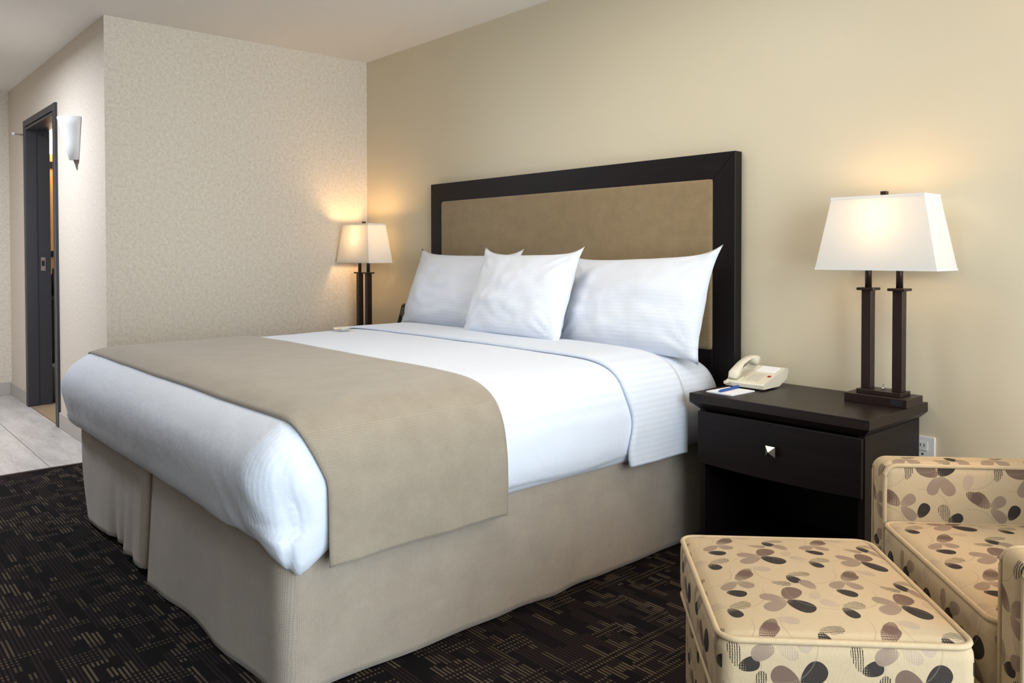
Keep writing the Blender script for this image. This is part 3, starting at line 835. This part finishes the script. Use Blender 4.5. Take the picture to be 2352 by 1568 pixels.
pad = boxobj('notepad', (-.056, .056, -.071, .071, 0, .004), 'paper_w'); pad.location = (3.088, -.335, .62); pad.rotation_euler = (0, 0, R_(-2))
tag(pad, 'white paper notepad in front of the ivory telephone', 'notepad')
pen = thing('pen', 'blue plastic pen lying across the white notepad', 'pen', (3.080, -.335, .6291), R_(93))
bm = bmesh.new()
def ring_x(x, r, n=10): return [(x, r*math.cos(2*PI*i/n), r*math.sin(2*PI*i/n)) for i in range(n)]
frustum(bm, [ring_x(-.072, .001), ring_x(-.060, .0042), ring_x(-.055, .0048), ring_x(.070, .0048), ring_x(.072, .003)]); obj('barrel', bm, 'blue', pen, True)
bm = bmesh.new(); box(bm, .028, .071, -.0015, .0015, .0045, .0068); obj('clip', bm, 'blue', pen)

ck = thing('alarm_clock', 'black upright clock radio behind the far pillow', 'clock', (.688, -.165, .62))
bm = bmesh.new()
def prof_ck(x, k=0): return [(x, -.045+k, 0), (x, .045-k, 0), (x, .045-k, .02), (x, .050-k, .196), (x, .040-k, .206), (x, .022+k, .204), (x, .010+k, .196), (x, -.040+k, .022)]
frustum(bm, [prof_ck(-.045, .004), prof_ck(-.040), prof_ck(.040), prof_ck(.045, .004)]); b_ = obj('clock_body', bm, 'black', ck)
bm = bmesh.new(); y0_, y1_ = -.003, .0075
frustum(bm, [[(-.028, y0_-.004, .135), (.034, y0_-.004, .135), (.034, y1_-.002, .187), (-.028, y1_-.002, .187)], [(-.028, y0_-.0065, .135), (.034, y0_-.0065, .135), (.034, y1_-.0045, .187), (-.028, y1_-.0045, .187)]])
obj('display', bm, 'screen', ck)

ou = thing('wall_outlet', 'white wall outlet plate beside the nightstand above the armchair', 'outlet', (3.640, 0, .440))
boxobj('plate', (-.040, .040, -.008, 0, -.06, .06), 'white', ou, bev=.003)
for z in (-.030, .026):
    s = boxobj('socket', (-.017, .017, -.0105, -.008, z-.016, z+.016), 'white', ou, bev=.002)
    for x in (-.006, .006): boxobj('slot', (x-.001, x+.001, -.011, -.0104, z-.002, z+.008), 'dark', s)
boxobj('screw', (-.003, .003, -.009, -.0078, -.005, .001), 'dark', ou)

# ------------------------------------------------------------------ armchair and ottoman in leaf-print fabric
def cushion_piping(parent, hx, hy, z, r, rad=.006, name='piping'):
    return obj(name, tube(bmesh.new(), rrect(-hx, hx, -hy, hy, r, z, 6, 8), rad, True, 7), 'welt', parent, True)
ot = thing('ottoman', 'square ottoman in cream leaf-print fabric in front of the armchair', 'ottoman', (3.905, -1.318, 0), R_(-46))
# local x = across (towards camera right-front), y = away along the chair's depth
OX, OY = .262, .226
cu = obj('cushion', rounded_box(OX, OY, .070, .028, (.006, .006, .020), 14, (0, 0, .372)), 'leaf', ot, True)
cushion_piping(cu, OX-.003, OY-.003, .436, .035); cushion_piping(cu, OX-.003, OY-.003, .308, .035)
obj('base', rounded_box(OX-.012, OY-.012, .132, .020, (.002, .002, 0), 10, (0, 0, .174)), 'leaf', ot, True)
for sx in (-1, 1):
    for sy in (-1, 1):
        bm = bmesh.new(); cx, cy = sx*(OX-.05), sy*(OY-.05)
        frustum(bm, [rect(cx-.016, cx+.016, cy-.016, cy+.016, 0), rect(cx-.024, cx+.024, cy-.024, cy+.024, .046)]); obj('leg', bm, 'espresso_v', ot)

CA = R_(-47)   # chair local x = b axis (across, towards camera), local y = a axis (towards the chair back)
ch = thing('armchair', 'low armchair in cream leaf-print fabric angled beside the nightstand', 'armchair', (0, 0, 0), CA)
bx, by = Vector((math.cos(CA), math.sin(CA))), Vector((-math.sin(CA), math.cos(CA)))
org = Vector((3.812, -.797))
ch.location = (org.x, org.y, 0)
AW, WID, AH, DEP = .084, .725, .602, .70
def arm(x0, side):
    a = obj('arm', rounded_box(AW/2, DEP/2, (AH-.05)/2, .026, (.004, .0, .003), 12, (x0+AW/2, DEP/2, .05+(AH-.05)/2)), 'leaf', ch, True)
    # welt cord round the outer and inner panel edges
    for x in (x0+.004, x0+AW-.004):
        loop = [Vector((x, p.x, p.y)) for p in rrect(.006, DEP-.006, .056, AH-.006, .03, 0, 6, 10)]
        obj('piping', tube(bmesh.new(), loop, .0055, True, 7), 'welt', a, True)
    return a
arm(0, -1); arm(WID-AW, 1)
sx0, sx1 = AW+.003, WID-AW-.003
hxs = (sx1-sx0)/2; cxs = (sx0+sx1)/2
obj('seat_deck', rounded_box(hxs, .30, .12, .012, (0, .003, 0), 8, (cxs, .306, .18)), 'leaf', ch, True)
sc_ = obj('seat_cushion', rounded_box(hxs, .265, .077, .026, (.0, .008, .014), 12, (cxs, .262, .382)), 'leaf', ch, True)
for z in (.452, .311):
    obj('piping', tube(bmesh.new(), [p+Vector((cxs, .262, 0)) for p in rrect(-hxs+.004, hxs-.004, -.263, .263, .03, z, 6, 8)], .006, True, 7), 'welt', sc_, True)
bk = obj('backrest', rounded_box(hxs, .085, .29, .03, (.0, .012, .012), 10, (cxs, .605, .59)), 'leaf', ch, True)
for x in (.05, WID-.05):
    for y in (.05, DEP-.05):
        bm = bmesh.new(); frustum(bm, [rect(x-.016, x+.016, y-.016, y+.016, 0), rect(x-.024, x+.024, y-.024, y+.024, .062)]); obj('leg', bm, 'espresso_v', ch)

# ------------------------------------------------------------------ hall and bathroom details
sn = thing('wall_sconce', 'white half-cone wall sconce with metal tip beside the dark doorway', 'sconce', (-.592, DY, 0))
bm = bmesh.new(); n = 20
def half(z, r): return [(r*math.cos(PI+PI*i/n), r*.98*math.sin(PI+PI*i/n)-.001, z) for i in range(n+1)]
frustum(bm, [half(1.700, .044), half(1.80, .070), half(1.90, .096), half(1.950, .108), half(1.9505, .103), half(1.80, .062), half(1.72, .036)])
obj('shade', bm, 'sconce', sn, True)
bm = bmesh.new(); frustum(bm, [half(1.640, .003), half(1.672, .013), half(1.702, .022)]); obj('tip', bm, 'tip', sn, True)
boxobj('back_plate', (-.03, .03, -.012, 0, 1.74, 1.90), 'white', sn)

pg = thing('wall_peg', 'thin metal peg with a white knob left of the dark door frame', 'peg', (-2.135, DY, 2.025))
tube_ = tube(bmesh.new(), [(0, 0, 0), (0, -.03, .001), (0, -.062, .003)], .0055, n=8); obj('rod', tube_, 'tip', pg, True)
bm = bmesh.new(); bmesh.ops.create_uvsphere(bm, u_segments=12, v_segments=8, radius=.013); bmesh.ops.translate(bm, verts=bm.verts, vec=(0, -.070, .003)); obj('knob', bm, 'white', pg, True)
bm = bmesh.new(); bmesh.ops.create_cone(bm, cap_ends=True, segments=16, radius1=.018, radius2=.018, depth=.006); bmesh.ops.rotate(bm, verts=bm.verts, cent=(0, 0, 0), matrix=Matrix.Rotation(PI/2, 3, 'X')); bmesh.ops.translate(bm, verts=bm.verts, vec=(0, -.003, 0)); obj('rosette', bm, 'tip', pg)

BX = HX+.06
vl = thing('vanity_light', 'lit bathroom vanity light seen through the doorway', 'light', (BX, -1.15, 1.955))
boxobj('back_plate', (0, .03, -.34, .34, .03, .17), 'nickel', vl); boxobj('glass', (.03, .11, -.33, .33, 0, .205), 'vanity', vl, bev=.01)
vll = bpy.data.lights.new('vanity_glow', 'POINT'); vll.energy = 9; vll.color = (1, .8, .5); vll.shadow_soft_size = .06
vo = bpy.data.objects.new('vanity_glow', vll); COL.objects.link(vo); vo.parent = vl; vo.location = (.22, 0, .10)
mr = thing('framed_mirror', 'dark framed mirror with painted amber reflection under the lit bathroom vanity light', 'mirror', (BX, -1.15, 1.0))
boxobj('painted_mirror', (.004, .010, -.33, .33, .16, .84), 'bathwall', mr)  # mirror face: its orange reflection is painted on as flat amber
for d in ((-.36, .36, .84, .895), (-.36, .36, .11, .16)): boxobj('mirror_frame', (0, .022, d[0], d[1], d[2], d[3]), 'espresso', mr, bev=.002)
for d in ((-.36, -.33), (.33, .36)): boxobj('mirror_frame', (0, .022, d[0], d[1], .16, .84), 'espresso', mr, bev=.002)
vn = thing('bathroom_vanity', 'dark bathroom vanity cabinet with stone counter behind the doorway', 'cabinet', (BX, -1.15, 0))
boxobj('cabinet_body', (0, .42, -.34, .36, .30, .77), 'espresso', vn, bev=.002); boxobj('counter', (0, .45, -.355, .37, .77, .80), 'topwood', vn, bev=.004)
for y0_ in (-.33, .015): boxobj('cabinet_door', (.42, .437, y0_, y0_+.335, .46, .75), 'espresso_v', vn, bev=.002)
boxobj('towel_shelf', (0, .42, -.34, .36, .28, .30), 'topwood', vn)
for y0_ in (-.34, .34): boxobj('leg', (.36, .40, y0_, y0_+.02, 0, .30), 'espresso', vn)
fc = thing('faucet', 'chrome faucet on the bathroom vanity counter', 'faucet', (BX+.12, -1.30, .80))
obj('spout', tube(bmesh.new(), [(0, 0, 0), (0, 0, .12), (.01, 0, .18), (.05, 0, .215), (.10, 0, .20), (.125, 0, .16)], .012, n=10), 'chrome', fc, True)
for s in (-.07, .07):
    obj('handle', tube(bmesh.new(), [(0, s, 0), (0, s, .05), (.03, s*1.1, .065)], .011, n=8), 'chrome', fc, True)
kt = thing('toiletry_caddy', 'dark toiletry caddy with bottles standing by the faucet', 'caddy', (BX+.30, -1.42, .80))
boxobj('tray', (-.05, .05, -.04, .06, 0, .02), 'black', kt)
bm = bmesh.new(); frustum(bm, [circ(0, 0, .02, .024, 12), circ(0, 0, .16, .024, 12), circ(0, 0, .18, .010, 12), circ(0, 0, .22, .010, 12)]); obj('bottle', bm, 'black', kt, True)
bm = bmesh.new(); frustum(bm, [circ(-.01, .045, .02, .014, 12), circ(-.01, .045, .12, .014, 12), circ(-.01, .045, .14, .006, 12), circ(-.01, .045, .19, .006, 12)]); obj('bottle', bm, 'chrome', kt, True)
wb = thing('waste_bin', 'grey waste bin standing on the bathroom floor by the door', 'bin', (-2.13, -1.40, 0))
bm = bmesh.new(); frustum(bm, [circ(0, 0, .001, .085, 20), circ(0, 0, .27, .105, 20), circ(0, 0, .275, .11, 20), circ(0, 0, .285, .11, 20), circ(0, 0, .285, .10, 20), circ(0, 0, .02, .08, 20)]); obj('bin_body', bm, 'steel', wb, True)

# ------------------------------------------------------------------ unseen lamps, all added outside the frame; the one above the bed is fill
def added_ceiling_light(label, loc, rad, power, color):
    t = thing('added_ceiling_light', label, 'light', loc)
    bm = bmesh.new(); frustum(bm, [circ(0, 0, 0, rad, 32), circ(0, 0, -.03, rad, 32)]); obj('pan', bm, 'nickel', t)
    k = rad/.2
    bm = bmesh.new(); frustum(bm, [circ(0, 0, -.03, .19*k, 32), circ(0, 0, -.05, .175*k, 32), circ(0, 0, -.065, .12*k, 32), circ(0, 0, -.07, .03*k, 32)]); obj('diffuser', bm, 'diffuser', t, True)
    l = bpy.data.lights.new('added_ceiling_glow', 'AREA'); l.shape = 'DISK'; l.size = rad*1.9; l.energy = power; l.color = color
    o = bpy.data.objects.new('added_ceiling_glow', l); COL.objects.link(o); o.parent = t; o.location = (0, 0, -.08)
added_ceiling_light('added round white ceiling light assumed over the tiled hall', (-.75, -2.70, H), .20, 44, (.83, .88, 1))  # assumed lamp, added to light the door wall and hall tiles
added_ceiling_light('added wide round white fill light above the bed', (2.6, -1.3, H), .45, 8.5, (1, .93, .78))  # fill lamp added to brighten the bed top and walls

def added_floor_lamp(label, loc, shade, power, color):
    t = thing('added_floor_lamp', label, 'lamp', loc)
    bm = bmesh.new(); frustum(bm, [circ(0, 0, 0, .14, 24), circ(0, 0, .02, .14, 24), circ(0, 0, .03, .03, 24)]); obj('base', bm, 'bronze', t)
    bm = bmesh.new(); frustum(bm, [circ(0, 0, .03, .012, 12), circ(0, 0, 1.52, .012, 12)]); obj('pole', bm, 'bronze', t, True)
    bm = bmesh.new()
    if shade:     # open drum shade
        frustum(bm, [circ(0, 0, 1.40, .21, 28), circ(0, 0, 1.66, .17, 28)], cap=False); o = obj('shade', bm, 'shade', t, True); solid(o, .002)
        boxobj('shade_spider', (-.17, .17, -.003, .003, 1.60, 1.605), 'bronze', t)
    else:         # metal bowl throwing its light up
        frustum(bm, [circ(0, 0, 1.52, .03, 24), circ(0, 0, 1.57, .12, 24), circ(0, 0, 1.64, .17, 24), circ(0, 0, 1.64, .165, 24), circ(0, 0, 1.58, .11, 24), circ(0, 0, 1.54, .03, 24)]); obj('bowl', bm, 'bronze', t, True)
    l = bpy.data.lights.new('added_floor_lamp_light', 'POINT'); l.energy = power; l.color = color; l.shadow_soft_size = .05
    lo = bpy.data.objects.new('added_floor_lamp_light', l); COL.objects.link(lo); lo.parent = t; lo.location = (0, 0, 1.56 if shade else 1.63)
    return t
added_floor_lamp('added bronze floor lamp with drum shade, assumed to stand behind the armchair', (5.05, -.42, 0), True, 32, (1, .50, .14))  # unseen lamp, assumed and added for the warm glow on wall and armchair
